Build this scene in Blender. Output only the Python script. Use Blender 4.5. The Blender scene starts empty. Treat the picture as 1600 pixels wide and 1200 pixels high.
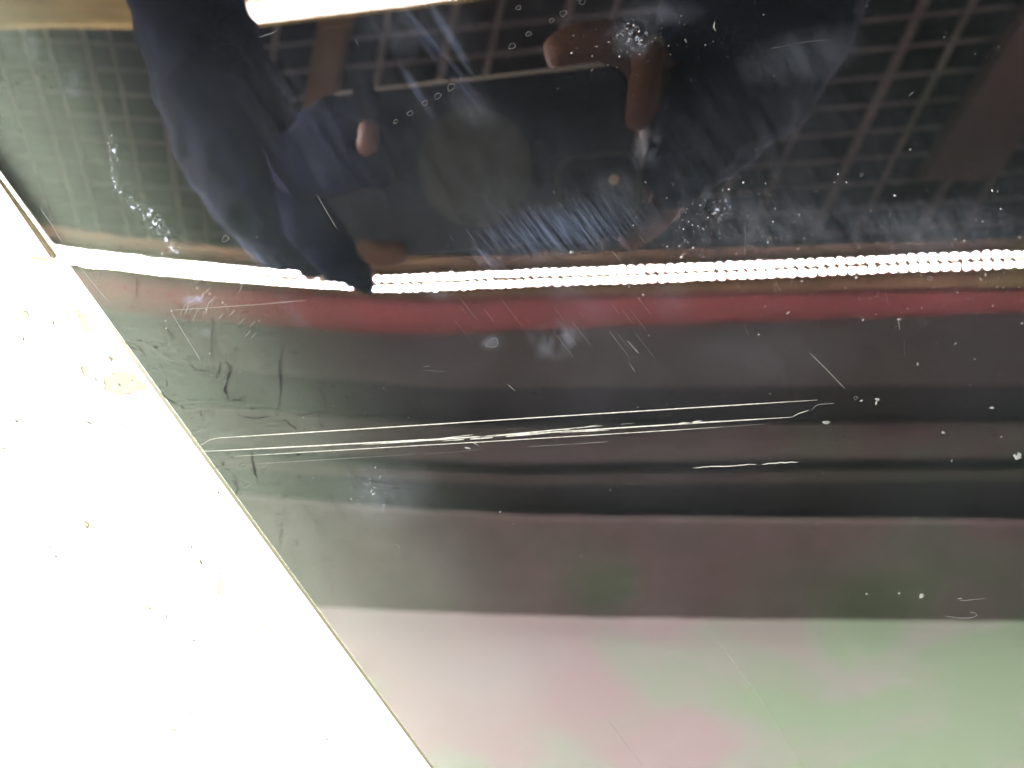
import bpy, bmesh, math, random
from mathutils import Vector, Matrix, Quaternion, noise

random.seed(7)
scene = bpy.context.scene
COL = scene.collection

# ------------------------------------------------------------------ camera
FPX = 1200.0            # focal length in pixels of the 1600 px wide photograph
CAM_H = 0.188           # lens height above the glass
r0 = Vector(((905 - 800) / FPX, -(290 - 600) / FPX, -1.0)).normalized()   # the ray that meets the glass head-on
CAM_Q = r0.rotation_difference(Vector((0, 0, -1)))
CAM_LOC = Vector((0, 0, CAM_H))
cam = bpy.data.cameras.new('camera')
cam_o = bpy.data.objects.new('camera', cam)
COL.objects.link(cam_o)
cam_o.location = CAM_LOC
cam_o.rotation_mode = 'QUATERNION'
cam_o.rotation_quaternion = CAM_Q
cam.sensor_width = 34.6
cam.lens = FPX / 1600 * 34.6
cam.clip_start = 0.002
cam.clip_end = 50
cam.dof.use_dof = True
cam.dof.focus_distance = 0.193
cam.dof.aperture_fstop = cam.lens / 2.3
scene.camera = cam_o

# ------------------------------------------------------------------ world, exposure
w = bpy.data.worlds.new('World'); scene.world = w; w.use_nodes = True
w.node_tree.nodes['Background'].inputs[0].default_value = (0.9, 0.93, 1.0, 1)
w.node_tree.nodes['Background'].inputs[1].default_value = 0.05
scene.view_settings.view_transform = 'Standard'
scene.view_settings.look = 'None'
scene.view_settings.exposure = 0
scene.view_settings.gamma = 1
scene.cycles.use_denoising = True
scene.cycles.caustics_reflective = False
scene.cycles.caustics_refractive = False
scene.cycles.max_bounces = 6
scene.cycles.transparent_max_bounces = 40
scene.cycles.adaptive_threshold = 0.02
scene.cycles.sample_clamp_indirect = 12
LED_L = 8200.0          # radiance of one diode
TUBE_L = 32.0           # radiance of the tube's diffuser
side = bpy.data.lights.new('added_side_light', 'AREA'); side.energy = 7.0; side.spread = math.radians(60); side.size = 0.22; side.color = (1.0, 0.985, 0.94)
side_o = bpy.data.objects.new('added_side_light', side); COL.objects.link(side_o)   # unseen light, added to brighten the bench under the glass edge
side_o.location = (-0.68, 0.0, 0.21)
side_o.rotation_euler = (Vector((-0.04, -0.04, 0)) - Vector(side_o.location)).to_track_quat('-Z', 'Y').to_euler()

# ------------------------------------------------------------------ geometry of the picture
def ray(px, py):
    d = Vector(((px - 800) / FPX, -(py - 600) / FPX, -1.0))
    d.rotate(CAM_Q)
    return d
def onplane(px, py, z):
    """Point seen directly on the level z."""
    d = ray(px, py)
    return CAM_LOC + d * ((z - CAM_H) / d.z)
def mir(px, py, z):
    """Real point at height z whose mirror image in the level glass is seen at the pixel."""
    p = onplane(px, py, -z)
    return Vector((p.x, p.y, z))

E0 = onplane(-13, 262, -0.0034); E1 = onplane(671, 1200, -0.0004)
E0.z = E1.z = 0
e_dir = (E1 - E0).normalized()                 # along the cut edge, downwards in the picture
n_dir = Vector((-e_dir.y, e_dir.x, 0))
if n_dir.x < 0: n_dir = -n_dir                 # into the glass
BEND_W = 0.069
BOW = ((-0.1, 0.12), (0.0, 0.1016), (0.04, 0.0821), (0.08, 0.0535), (0.12, 0.0332), (0.16, 0.0175), (0.22, 0.0))
def bow(t):                                    # slope of the sheet at the cut edge, more at its upper end
    if t <= BOW[0][0]: return BOW[0][1]
    for (a, va), (b, vb) in zip(BOW, BOW[1:]):
        if t <= b: return va + (vb - va) * (t - a) / (b - a)
    return BOW[-1][1]
def hgt(s, t):
    # averaged along the edge so that the bow changes smoothly
    m_ = (bow(t - 0.016) + bow(t - 0.008) + bow(t) + bow(t + 0.008) + bow(t + 0.016)) / 5
    return -(m_ / BEND_W) * max(0, BEND_W - max(s, -0.005)) ** 2 / 2
E0f = Vector((E0.x, E0.y, 0))
def st(p): q = Vector((p.x, p.y, 0)) - E0f; return q.dot(n_dir), q.dot(e_dir)
def sdist(x, y): return st(Vector((x, y, 0)))[0]
def onglass(px, py, lift=0.0):
    z = 0.0
    for _ in range(6):
        z = hgt(*st(onplane(px, py, z)))
    return onplane(px, py, z + lift)
GLASS_T = 0.0024
GAP = 0.013
TABLE_Z = -0.0042 - GLASS_T - GAP
def ontable(px, py, lift=0.0): return onplane(px, py, TABLE_Z + lift)

# ------------------------------------------------------------------ materials
def mat(name):
    m = bpy.data.materials.new(name); m.use_nodes = True
    nt = m.node_tree
    for n in list(nt.nodes): nt.nodes.remove(n)
    return m, nt
def N(nt, t, **kw):
    n = nt.nodes.new(t)
    for k, v in kw.items():
        if k.startswith('i_'): n.inputs[int(k[2:])].default_value = v
        else: setattr(n, k, v)
    return n
def L(nt, a, b): nt.links.new(a, b)
def ramp(nt, fac, stops):
    r = N(nt, 'ShaderNodeValToRGB')
    el = r.color_ramp.elements
    while len(el) > len(stops): el.remove(el[-1])
    while len(el) < len(stops): el.new(0.5)
    for e, (p, c) in zip(el, stops):
        e.position = p; e.color = c if len(c) == 4 else (*c, 1)
    L(nt, fac, r.inputs[0]); return r.outputs[0]
def noise_tex(nt, scale, detail=4, rough=0.55, vec=None, dist=0.0):
    n = N(nt, 'ShaderNodeTexNoise')
    n.inputs['Scale'].default_value = scale; n.inputs['Detail'].default_value = detail
    n.inputs['Roughness'].default_value = rough; n.inputs['Distortion'].default_value = dist
    if vec is not None: L(nt, vec, n.inputs['Vector'])
    return n.outputs['Fac']
def coords(nt, which='Object', scale=(1, 1, 1), rot=(0, 0, 0)):
    t = N(nt, 'ShaderNodeTexCoord'); m = N(nt, 'ShaderNodeMapping')
    m.inputs['Scale'].default_value = scale; m.inputs['Rotation'].default_value = rot
    L(nt, t.outputs[which], m.inputs['Vector']); return m.outputs[0]
def streaks(nt, along, across, deg):
    t = N(nt, 'ShaderNodeTexCoord'); m = N(nt, 'ShaderNodeMapping', vector_type='TEXTURE')
    m.inputs['Rotation'].default_value = (0, 0, math.radians(deg)); m.inputs['Scale'].default_value = (1 / along, 1 / across, 1)
    L(nt, t.outputs['Object'], m.inputs['Vector']); return m.outputs[0]

def simple(name, col, rough=0.6, var=0.25, scale=60.0, metal=0.0, bump=0.0, stretch=(1, 1, 1), spec=0.3):
    m, nt = mat(name)
    b = N(nt, 'ShaderNodeBsdfPrincipled'); o = N(nt, 'ShaderNodeOutputMaterial')
    v = coords(nt, 'Object', stretch)
    f = noise_tex(nt, scale, 5, 0.6, v)
    lo = tuple(c * (1 - var) for c in col); hi = tuple(min(1, c * (1 + var)) for c in col)
    L(nt, ramp(nt, f, [(0.3, lo), (0.7, hi)]), b.inputs['Base Color'])
    b.inputs['Roughness'].default_value = rough; b.inputs['Metallic'].default_value = metal
    b.inputs['Specular IOR Level'].default_value = spec
    if bump:
        bp = N(nt, 'ShaderNodeBump'); bp.inputs['Strength'].default_value = bump; bp.inputs['Distance'].default_value = 0.002
        L(nt, f, bp.inputs['Height']); L(nt, bp.outputs[0], b.inputs['Normal'])
    L(nt, b.outputs[0], o.inputs[0])
    return m

def emit(name, col, strength):
    m, nt = mat(name)
    e = N(nt, 'ShaderNodeEmission'); o = N(nt, 'ShaderNodeOutputMaterial')
    e.inputs[0].default_value = (*col, 1); e.inputs[1].default_value = strength
    L(nt, e.outputs[0], o.inputs[0]); return m

def glass_material():
    m, nt = mat('tinted_glass')
    o = N(nt, 'ShaderNodeOutputMaterial')
    v = coords(nt)
    # body tint
    tr = N(nt, 'ShaderNodeBsdfTransparent')
    tr.inputs[0].default_value = (0.97, 0.99, 0.965, 1)
    # reflection of both faces, tinted by the patchy thin coating (pink / green)
    gl = N(nt, 'ShaderNodeBsdfGlossy'); gl.inputs['Roughness'].default_value = 0.0
    vs = coords(nt, 'Object', (7.0, 11.0, 1), (0, 0, math.radians(-24)))
    f1 = noise_tex(nt, 2.6, 3, 0.5, vs, 0.6)
    # the coating runs from the pink side to the green side across the sheet
    sep = N(nt, 'ShaderNodeSeparateXYZ'); tc = N(nt, 'ShaderNodeTexCoord'); L(nt, tc.outputs['Object'], sep.inputs[0])
    ma = N(nt, 'ShaderNodeMath', operation='MULTIPLY_ADD'); L(nt, sep.outputs[0], ma.inputs[0]); ma.inputs[1].default_value = 1.4
    nf = N(nt, 'ShaderNodeMath', operation='MULTIPLY_ADD'); L(nt, f1, nf.inputs[0]); nf.inputs[1].default_value = 0.75; nf.inputs[2].default_value = 0.125
    L(nt, nf.outputs[0], ma.inputs[2])
    mb = N(nt, 'ShaderNodeMath', operation='MULTIPLY_ADD'); L(nt, sep.outputs[1], mb.inputs[0]); mb.inputs[1].default_value = -1.2
    L(nt, ma.outputs[0], mb.inputs[2])
    tint = ramp(nt, mb.outputs[0], [(0.52, (1.0, 0.86, 0.90)), (0.66, (1.0, 0.76, 0.80)), (0.735, (0.89, 0.88, 0.80)), (0.80, (0.74, 0.93, 0.66))])
    L(nt, tint, gl.inputs['Color'])
    wv = noise_tex(nt, 22, 2, 0.5, v)
    bp = N(nt, 'ShaderNodeBump'); bp.inputs['Strength'].default_value = 0.02; bp.inputs['Distance'].default_value = 0.0012
    L(nt, wv, bp.inputs['Height']); L(nt, bp.outputs[0], gl.inputs['Normal'])
    fr = N(nt, 'ShaderNodeFresnel'); fr.inputs[0].default_value = 1.52
    fm = N(nt, 'ShaderNodeMath', operation='MULTIPLY'); L(nt, fr.outputs[0], fm.inputs[0]); fm.inputs[1].default_value = 3.0
    fm.use_clamp = True
    mx = N(nt, 'ShaderNodeMixShader'); L(nt, fm.outputs[0], mx.inputs[0]); L(nt, tr.outputs[0], mx.inputs[1]); L(nt, gl.outputs[0], mx.inputs[2])
    # thin film of dust
    df = N(nt, 'ShaderNodeBsdfDiffuse'); df.inputs[0].default_value = (0.75, 0.78, 0.85, 1)
    d1 = noise_tex(nt, 16, 6, 0.62, v, 0.6)
    d2 = noise_tex(nt, 900, 2, 0.5, v)
    dm = N(nt, 'ShaderNodeMath', operation='MULTIPLY'); L(nt, ramp(nt, d1, [(0.42, (0, 0, 0)), (0.8, (1, 1, 1))]), dm.inputs[0]); L(nt, ramp(nt, d2, [(0.35, (.3, .3, .3)), (0.75, (1, 1, 1))]), dm.inputs[1])
    dd = N(nt, 'ShaderNodeMath', operation='MULTIPLY_ADD'); L(nt, dm.outputs[0], dd.inputs[0]); dd.inputs[1].default_value = 0.007; dd.inputs[2].default_value = 0.0014
    # wiped-on smears: where they lie is stored on the sheet, their streaks are noise
    at = N(nt, 'ShaderNodeAttribute', attribute_name='stain'); sc_ = N(nt, 'ShaderNodeSeparateColor'); L(nt, at.outputs['Color'], sc_.inputs[0])
    total = dd.outputs[0]
    for chan, cover, scale, stretch, rot, lo, hi in ((sc_.outputs[0], 0.046, 60, (1.0, 18.0, 1), -52, 0.40, 0.75), (sc_.outputs[1], 0.04, 160, (1.5, 1, 1), 0, 0.42, 0.75),
                                                     (sc_.outputs[2], 0.024, 70, (1, 4, 1), -60, 0.25, 0.8), (at.outputs['Alpha'], 0.5, 800, (1, 1, 1), 0, 0.55, 0.64)):
        fn = noise_tex(nt, scale, 6, 0.65, streaks(nt, stretch[0], stretch[1], rot), 0.3)
        q = N(nt, 'ShaderNodeMath', operation='MULTIPLY'); L(nt, ramp(nt, fn, [(lo, (0, 0, 0)), (hi, (1, 1, 1))]), q.inputs[0]); L(nt, chan, q.inputs[1])
        q2 = N(nt, 'ShaderNodeMath', operation='MULTIPLY_ADD'); L(nt, q.outputs[0], q2.inputs[0]); q2.inputs[1].default_value = cover; L(nt, total, q2.inputs[2])
        total = q2.outputs[0]
    mc = N(nt, 'ShaderNodeMix', data_type='RGBA'); L(nt, sc_.outputs[0], mc.inputs[0]); mc.inputs[6].default_value = (0.66, 0.73, 0.88, 1); mc.inputs[7].default_value = (0.50, 0.62, 0.95, 1)
    L(nt, mc.outputs[2], df.inputs[0])
    m2 = N(nt, 'ShaderNodeMixShader'); L(nt, total, m2.inputs[0]); L(nt, mx.outputs[0], m2.inputs[1]); L(nt, df.outputs[0], m2.inputs[2])
    L(nt, m2.outputs[0], o.inputs[0])
    return m

def clear_face():
    m, nt = mat('glass_underside')
    t = N(nt, 'ShaderNodeBsdfTransparent'); o = N(nt, 'ShaderNodeOutputMaterial')
    f0 = noise_tex(nt, 18, 3, 0.5, coords(nt))
    L(nt, ramp(nt, f0, [(0.3, (0.042, 0.050, 0.041)), (0.7, (0.049, 0.057, 0.047))]), t.inputs[0])
    L(nt, t.outputs[0], o.inputs[0]); return m

def frosted():
    m, nt = mat('frosted_glass_side')
    o = N(nt, 'ShaderNodeOutputMaterial'); t = N(nt, 'ShaderNodeBsdfTranslucent'); d = N(nt, 'ShaderNodeBsdfDiffuse'); mx = N(nt, 'ShaderNodeMixShader')
    t.inputs[0].default_value = (0.06, 0.06, 0.028, 1); d.inputs[0].default_value = (0.034, 0.034, 0.016, 1); mx.inputs[0].default_value = 0.5
    L(nt, t.outputs[0], mx.inputs[1]); L(nt, d.outputs[0], mx.inputs[2]); L(nt, mx.outputs[0], o.inputs[0]); return m

def table_material():
    m, nt = mat('old_white_paint')
    b = N(nt, 'ShaderNodeBsdfPrincipled'); o = N(nt, 'ShaderNodeOutputMaterial')
    v = coords(nt)
    f = noise_tex(nt, 40, 8, 0.65, v)
    g = noise_tex(nt, 900, 4, 0.65, v, 0.6)
    base = ramp(nt, f, [(0.3, (0.78, 0.775, 0.745)), (0.7, (0.84, 0.835, 0.815))])
    grime = ramp(nt, g, [(0.34, (0.12, 0.11, 0.09)), (0.40, (1, 1, 1))])
    mu = N(nt, 'ShaderNodeMix', data_type='RGBA', blend_type='MULTIPLY'); mu.inputs[0].default_value = 0.8
    L(nt, base, mu.inputs[6]); L(nt, grime, mu.inputs[7])
    L(nt, mu.outputs[2], b.inputs['Base Color'])
    b.inputs['Roughness'].default_value = 0.75
    bp = N(nt, 'ShaderNodeBump'); bp.inputs['Strength'].default_value = 0.35; bp.inputs['Distance'].default_value = 0.0008
    L(nt, f, bp.inputs['Height']); L(nt, bp.outputs[0], b.inputs['Normal'])
    L(nt, b.outputs[0], o.inputs[0]); return m

M = {
    'glass': glass_material(), 'under': clear_face(),
    'rim': simple('ground_glass_rim', (0.026, 0.025, 0.011), 0.5, 0.15, 300),
    'rim2': simple('pale_glass_arris', (0.045, 0.045, 0.025), 0.4, 0.15, 300),
    'rimt': frosted(),
    'table': table_material(),
    'batten': simple('cream_wood', (0.15, 0.125, 0.078), 0.7, 0.3, 30, bump=0.3, stretch=(1, 7, 1)),
    'edge_brown': simple('brown_strip', (0.13, 0.085, 0.038), 0.8, 0.4, 250),
    'scratch': simple('scratch_white', (0.12, 0.119, 0.105), 0.9, 0.4, 900),
    'scratch_faint': simple('scratch_grey', (0.016, 0.016, 0.0155), 0.9, 0.5, 900),
    'scratch_mid': simple('scratch_mid', (0.036, 0.036, 0.034), 0.9, 0.5, 900),
    'scratch_soft': simple('scratch_soft', (0.062, 0.064, 0.058), 0.9, 0.2, 900),
    'dust': simple('dust_white', (0.115, 0.115, 0.11), 0.9, 0.5, 2000),
    'dried': simple('dried_drop', (0.055, 0.057, 0.053), 0.9, 0.6, 1500),
    'crack': simple('open_crack', (0.018, 0.018, 0.018), 0.9, 0.5, 500),
    'chip': simple('bare_chip', (0.10, 0.095, 0.068), 0.9, 0.25, 500),
    'chip_edge': simple('chip_rim', (0.05, 0.038, 0.016), 0.9, 0.3, 500),
    'fleck_pale': simple('paint_crumb', (0.06, 0.052, 0.035), 0.9, 0.7, 600),
    'fleck': simple('grime_fleck', (0.018, 0.016, 0.011), 0.9, 0.6, 600),
}

# ------------------------------------------------------------------ object helpers
def mesh_obj(name, verts, faces, m, parent=None, smooth=False):
    me = bpy.data.meshes.new(name); me.from_pydata([tuple(v) for v in verts], [], faces); me.update()
    if m: me.materials.append(m)
    if smooth: me.polygons.foreach_set('use_smooth', [True] * len(me.polygons))
    o = bpy.data.objects.new(name, me); COL.objects.link(o)
    if parent: o.parent = parent
    return o
def bm_obj(name, bm, m, parent=None, smooth=False):
    me = bpy.data.meshes.new(name); bm.normal_update(); bm.to_mesh(me); bm.free()
    if m: me.materials.append(m)
    if smooth: me.polygons.foreach_set('use_smooth', [True] * len(me.polygons))
    o = bpy.data.objects.new(name, me); COL.objects.link(o)
    if parent: o.parent = parent
    return o
def empty(name, loc=(0, 0, 0)):
    o = bpy.data.objects.new(name, None); COL.objects.link(o); o.location = loc; o.empty_display_size = 0.02
    return o
def tag(o, label=None, cat=None, group=None, kind=None):
    for k, v in (('label', label), ('category', cat), ('group', group), ('kind', kind)):
        if v: o[k] = v
    return o
def keep(o, parent):
    """parent with the world place kept (things are built in world coordinates)"""
    o.parent = parent; o.matrix_parent_inverse = Matrix.Translation(-Vector(parent.location)); return o
def beam(name, a, b, width_vec, depth_vec, m, parent=None, bevel=0.002):
    """box from a to b; its cross-section spans width_vec and depth_vec from that line"""
    bm = bmesh.new()
    vs = [bm.verts.new(p) for p in (a, b, b + width_vec, a + width_vec, a + depth_vec, b + depth_vec, b + width_vec + depth_vec, a + width_vec + depth_vec)]
    for f in ((0, 1, 2, 3), (7, 6, 5, 4), (0, 4, 5, 1), (1, 5, 6, 2), (2, 6, 7, 3), (3, 7, 4, 0)): bm.faces.new([vs[i] for i in f])
    bmesh.ops.recalc_face_normals(bm, faces=bm.faces)
    if bevel: bmesh.ops.bevel(bm, geom=list(bm.edges), offset=bevel, segments=2, affect='EDGES', profile=0.6)
    return bm_obj(name, bm, m, parent)

# ------------------------------------------------------------------ the bench top and what is on it
bm = bmesh.new()
x0, x1, y0, y1 = -1.3, 1.1, -0.60, 0.42
vs = [bm.verts.new((x, y, TABLE_Z + dz)) for dz in (0, -0.03) for x, y in ((x0, y0), (x1, y0), (x1, y1), (x0, y1))]
for f in ((0, 1, 2, 3), (7, 6, 5, 4), (0, 4, 5, 1), (1, 5, 6, 2), (2, 6, 7, 3), (3, 7, 4, 0)): bm.faces.new([vs[i] for i in f])
table = bm_obj('bench_top', bm, M['table'])
tag(table, kind='structure')

def blob_poly(c, rx, ry, rot, n=18, rough=0.25, seed=0):
    rnd = random.Random(seed); pts = []
    ph = [rnd.uniform(0, 6.28) for _ in range(4)]
    for i in range(n):
        a = i / n * 2 * math.pi
        k = 1 + rough * (0.5 * math.sin(2 * a + ph[0]) + 0.35 * math.sin(3 * a + ph[1]) + 0.3 * math.sin(5 * a + ph[2]) + 0.35 * math.sin(8 * a + ph[3])) + rnd.uniform(-.5, .5) * rough * 0.5
        x, y = math.cos(a) * rx * k, math.sin(a) * ry * k
        pts.append(Vector((c.x + x * math.cos(rot) - y * math.sin(rot), c.y + x * math.sin(rot) + y * math.cos(rot), c.z)))
    return pts
def pxpoly(pts, lift):
    return [ontable(x, y, lift) for x, y in pts]

# patches where the paint has flaked off; each with a ragged lip
def chip(pts, seed):
    rnd = random.Random(seed)
    dense = []
    for (a, b) in zip(pts, pts[1:] + pts[:1]):
        k = max(2, int(math.hypot(b[0] - a[0], b[1] - a[1]) / 4))
        for i in range(k):
            t = i / k; dense.append((a[0] + (b[0] - a[0]) * t + rnd.uniform(-1.3, 1.3), a[1] + (b[1] - a[1]) * t + rnd.uniform(-1.3, 1.3)))
    bmx = bmesh.new(); f = bmx.faces.new([bmx.verts.new(ontable(x, y, 0.00012)) for x, y in dense])
    bmesh.ops.triangulate(bmx, faces=[f])
    p = bm_obj('paint_chip', bmx, M['chip'], table)
    cx = sum(x for x, y in dense) / len(dense); cy = sum(y for x, y in dense) / len(dense)
    verts, faces = [], []
    n = len(dense)
    wd = [0.25 + 5.5 * max(0, noise.noise(Vector((i * 0.17, seed * 3.1, 0)))) for i in range(n)]
    for i, (x, y) in enumerate(dense):
        d = math.hypot(x - cx, y - cy) + 1e-6
        wv = wd[i]
        verts += [ontable(x, y, 0.00025), ontable(x + (x - cx) / d * wv, y + (y - cy) / d * wv, 0.00012)]
    for i in range(n):
        j = (i + 1) % n
        if wd[i] > 0.3: faces.append((2 * i, 2 * j, 2 * j + 1, 2 * i + 1))
    mesh_obj('chip_lip', verts, faces, M['chip_edge'], p)
chip([(162, 590), (170, 586), (200, 578), (232, 606), (205, 613), (185, 618), (163, 612)], 1)
chip([(112, 468), (118, 482), (124, 488), (134, 492), (140, 508), (146, 516), (130, 520), (123, 508), (120, 492)], 2)
chip([(126, 572), (134, 570), (138, 577), (133, 583), (145, 593), (131, 590), (127, 580)], 3)
chip([(33, 489), (42, 487), (45, 500), (35, 495)], 4)
chip([(168, 556), (174, 562), (175, 572), (170, 577), (178, 560)], 5)
chip([(340, 905), (345, 893), (348, 915), (342, 932), (338, 928)], 6)
chip([(226, 948), (236, 950), (238, 955), (229, 953)], 7)
chip([(130, 810), (137, 820), (136, 826), (131, 822)], 8)
chip([(400, 965), (412, 978), (420, 984), (408, 980)], 9)

def strip_mesh(pts3, widths):
    verts, faces = [], []
    n = len(pts3)
    for i, p in enumerate(pts3):
        a = pts3[max(0, i - 1)]; b = pts3[min(n - 1, i + 1)]
        t = (b - a); t.z = 0; t.normalize()
        s = Vector((-t.y, t.x, 0)) * widths[i] / 2
        verts += [p + s, p - s]
    for i in range(n - 1): faces.append((2 * i, 2 * i + 1, 2 * i + 3, 2 * i + 2))
    return verts, faces
PXM = 0.193 / FPX        # size of one photograph pixel on the glass, metres

# open cracks in the paint: jagged, of uneven width
def crack(pts, wpx, seed):
    rnd = random.Random(seed); out = []
    for (a, b) in zip(pts, pts[1:]):
        k = max(2, int(math.hypot(b[0] - a[0], b[1] - a[1]) / 5))
        for i in range(k):
            t = i / k; out.append((a[0] + (b[0] - a[0]) * t + rnd.uniform(-1.8, 1.8), a[1] + (b[1] - a[1]) * t + rnd.uniform(-1.2, 1.2)))
    out.append(pts[-1])
    n = len(out)
    wd = [wpx * PXM * max(0.25, math.sin(math.pi * (i + 0.4) / n)) * rnd.uniform(0.5, 1.5) for i in range(n)]
    v, f = strip_mesh([ontable(x, y, 0.00015) for x, y in out], wd)
    mesh_obj('paint_crack', v, f, M['crack'], table)
CR = [([(352, 562), (360, 580), (354, 598), (351, 610), (360, 628)], 3.2), ([(326, 488), (334, 508), (330, 540), (332, 565)], 2.4),
      ([(345, 565), (340, 585), (337, 592)], 2.4), ([(436, 530), (440, 548), (437, 580), (439, 612), (430, 650)], 2.2),
      ([(213, 432), (214, 452), (217, 466)], 2.2), ([(255, 510), (268, 522), (270, 530)], 2.4), ([(484, 600), (500, 608), (508, 625), (508, 640)], 3.0),
      ([(496, 638), (500, 655), (502, 670)], 2.6), ([(462, 650), (480, 648), (496, 642)], 2.2), ([(443, 655), (455, 665), (470, 677)], 2.6),
      ([(376, 650), (396, 655), (420, 650)], 3.0), ([(392, 702), (396, 730), (402, 752)], 3.0), ([(366, 740), (370, 760), (366, 790), (380, 800)], 1.8),
      ([(530, 712), (545, 730), (556, 745), (590, 753), (620, 762), (660, 768)], 2.6), ([(362, 625), (382, 626)], 2.2),
      ([(235, 610), (250, 613), (262, 625), (278, 630)], 1.8), ([(312, 640), (314, 655)], 2), ([(184, 528), (198, 538), (214, 546)], 1.6),
      ([(200, 535), (215, 541), (228, 558)], 1.4), ([(625, 612), (632, 625), (648, 640), (655, 655)], 2.0), ([(650, 604), (655, 630), (668, 652)], 1.8),
      ([(512, 772), (530, 800), (540, 812)], 2.0), ([(430, 470), (437, 500)], 1.5), ([(590, 530), (592, 560), (588, 575)], 1.8),
      ([(550, 552), (575, 551), (590, 548)], 1.6), ([(455, 760), (480, 800), (515, 840)], 1.2), ([(660, 780), (690, 800), (720, 830)], 1.5),
      ([(420, 800), (440, 830), (430, 870)], 1.2), ([(608, 860), (620, 880), (612, 905)], 2.0), ([(735, 840), (738, 880), (742, 930)], 1.2),
      ([(580, 1010), (572, 1040), (566, 1060)], 1.4), ([(700, 700), (760, 722), (830, 745), (900, 748)], 1.8), ([(700, 1100), (720, 1140), (745, 1160)], 1.4),
      ([(330, 700), (345, 722), (350, 735)], 1.0), ([(286, 560), (300, 568), (306, 584)], 1.2), ([(270, 470), (282, 478), (288, 492)], 1.4)]
for i, (p, wd) in enumerate(CR): crack(p, wd * 0.7, 100 + i)

# flecks of grime and paint crumbs, scattered over the bench (beyond counting)
bare, under = ([], []), ([], [])
rnd = random.Random(11)
for i in range(4200):
    px = rnd.uniform(-40, 760); py = rnd.uniform(380, 1210)
    c = ontable(px, py, 0.0002)
    covered = px > (py - 262) * 672 / 938 - 14      # lies where the glass is seen over it
    if covered and rnd.random() < 0.25 : continue
    if not covered and rnd.random() < 0.66: continue
    s = PXM * (rnd.uniform(0.9, 2.0) if not covered else min(1.5, 0.22 + rnd.expovariate(3.2))) * (1.9 if rnd.random() < 0.08 else 1)
    a = rnd.uniform(0, math.pi); el = rnd.uniform(1, 3.2)
    if rnd.random() < 0.5: a = rnd.gauss(-1.1, 0.4)
    ps = []; verts, faces = under if covered else bare
    for k in range(5):
        t = k / 5 * 6.283; x = math.cos(t) * s * el * rnd.uniform(.6, 1.2); y = math.sin(t) * s * rnd.uniform(.6, 1.2)
        ps.append(c + Vector((x * math.cos(a) - y * math.sin(a), x * math.sin(a) + y * math.cos(a), 0)))
    top = c + Vector((0, 0, s * 0.4)); b = len(verts); verts += ps + [top]
    for k in range(5): faces.append((b + k, b + (k + 1) % 5, b + 5))
for vf, mm in ((under, 'fleck'), (bare, 'fleck_pale')): tag(mesh_obj('grime_flecks', *vf, M[mm], table), kind='stuff')

# the cream batten that carries the glass (left edge of the picture) and a second one out of frame
BH = 0.0025
def on_batten(px, py): return onplane(px, py, TABLE_Z + BH)
outl = [on_batten(x, y) for x, y in ((-420, 388), (20, 398), (83, 404), (-7, 272), (-99, 140), (-420, 140))]
bm = bmesh.new()
tp = [bm.verts.new(p) for p in outl]; bt = [bm.verts.new((p.x, p.y, TABLE_Z + 0.0002)) for p in outl]
bm.faces.new(tp); bm.faces.new(bt[::-1])
for i in range(6): bm.faces.new((tp[i], bt[i], bt[(i + 1) % 6], tp[(i + 1) % 6]))
bmesh.ops.recalc_face_normals(bm, faces=bm.faces)
bmesh.ops.bevel(bm, geom=list(bm.edges), offset=0.0004, segments=2, affect='EDGES')
bo = bm_obj('thin_board', bm, M['batten'])
tag(bo, 'cream strip of thin board on the bench, cut off along the slanting glass edge', 'board')
tv = []
for x, y in [(38, 399), (52, 401), (70, 403), (86, 405), (88, 409), (72, 408), (58, 407), (46, 403)]:
    tv.append(onplane(x, y, TABLE_Z + BH + 0.0002))
mesh_obj('brown_edge', tv, [tuple(range(8))], M['edge_brown'], bo)  # brown sliver along the board's lower edge
for yy, lab in ((-0.265, 'cream batten carrying the lower end of the glass, outside the picture'), (0.085, 'cream batten carrying the upper end of the glass, outside the picture')):
    b2 = beam('wooden_batten', Vector((0.06, yy, TABLE_Z + 0.0002)), Vector((0.30, yy, TABLE_Z + 0.0002)), Vector((0, 0.02, 0)), Vector((0, 0, GAP + 0.0038)), M['batten'], None, 0.0006)
    tag(b2, lab, 'batten', 'battens under the glass')

# ------------------------------------------------------------------ the tinted glass sheet
panel = empty('tinted_glass_panel', (0.08, -0.06, -GLASS_T))
tag(panel, 'scratched dark tinted glass sheet with a slanting ground edge, mirroring lamps and photographer', 'glass panel')
CH = 0.0014
T0, T1 = -0.12, 0.40
SMAX = 0.36
ss = [CH]
while ss[-1] < 0.235: ss.append(ss[-1] + 0.0013)
while ss[-1] < SMAX: ss.append(ss[-1] + 0.02)
def gp(s, t, dz=0): q = E0f + n_dir * s + e_dir * t; return Vector((q.x, q.y, hgt(s, t) + dz))
NT = 400
ts = [T0 + (T1 - T0) * i / NT for i in range(NT + 1)]
verts = [gp(s, t) for s in ss for t in ts]
faces = []
for i in range(len(ss) - 1):
    for j in range(NT):
        a = i * (NT + 1) + j; faces.append((a, a + 1, a + NT + 2, a + NT + 1))
sheet = mesh_obj('glass_sheet', verts, faces, M['glass'], None, True); keep(sheet, panel)
if sheet.data.polygons[0].normal.z < 0: sheet.data.flip_normals()
# underside
verts = [gp(s if i else 0.0, t, -GLASS_T) for i, s in enumerate(ss) for t in ts]
us = mesh_obj('underside', verts, faces, M['under'], None, True); keep(us, panel)
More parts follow.
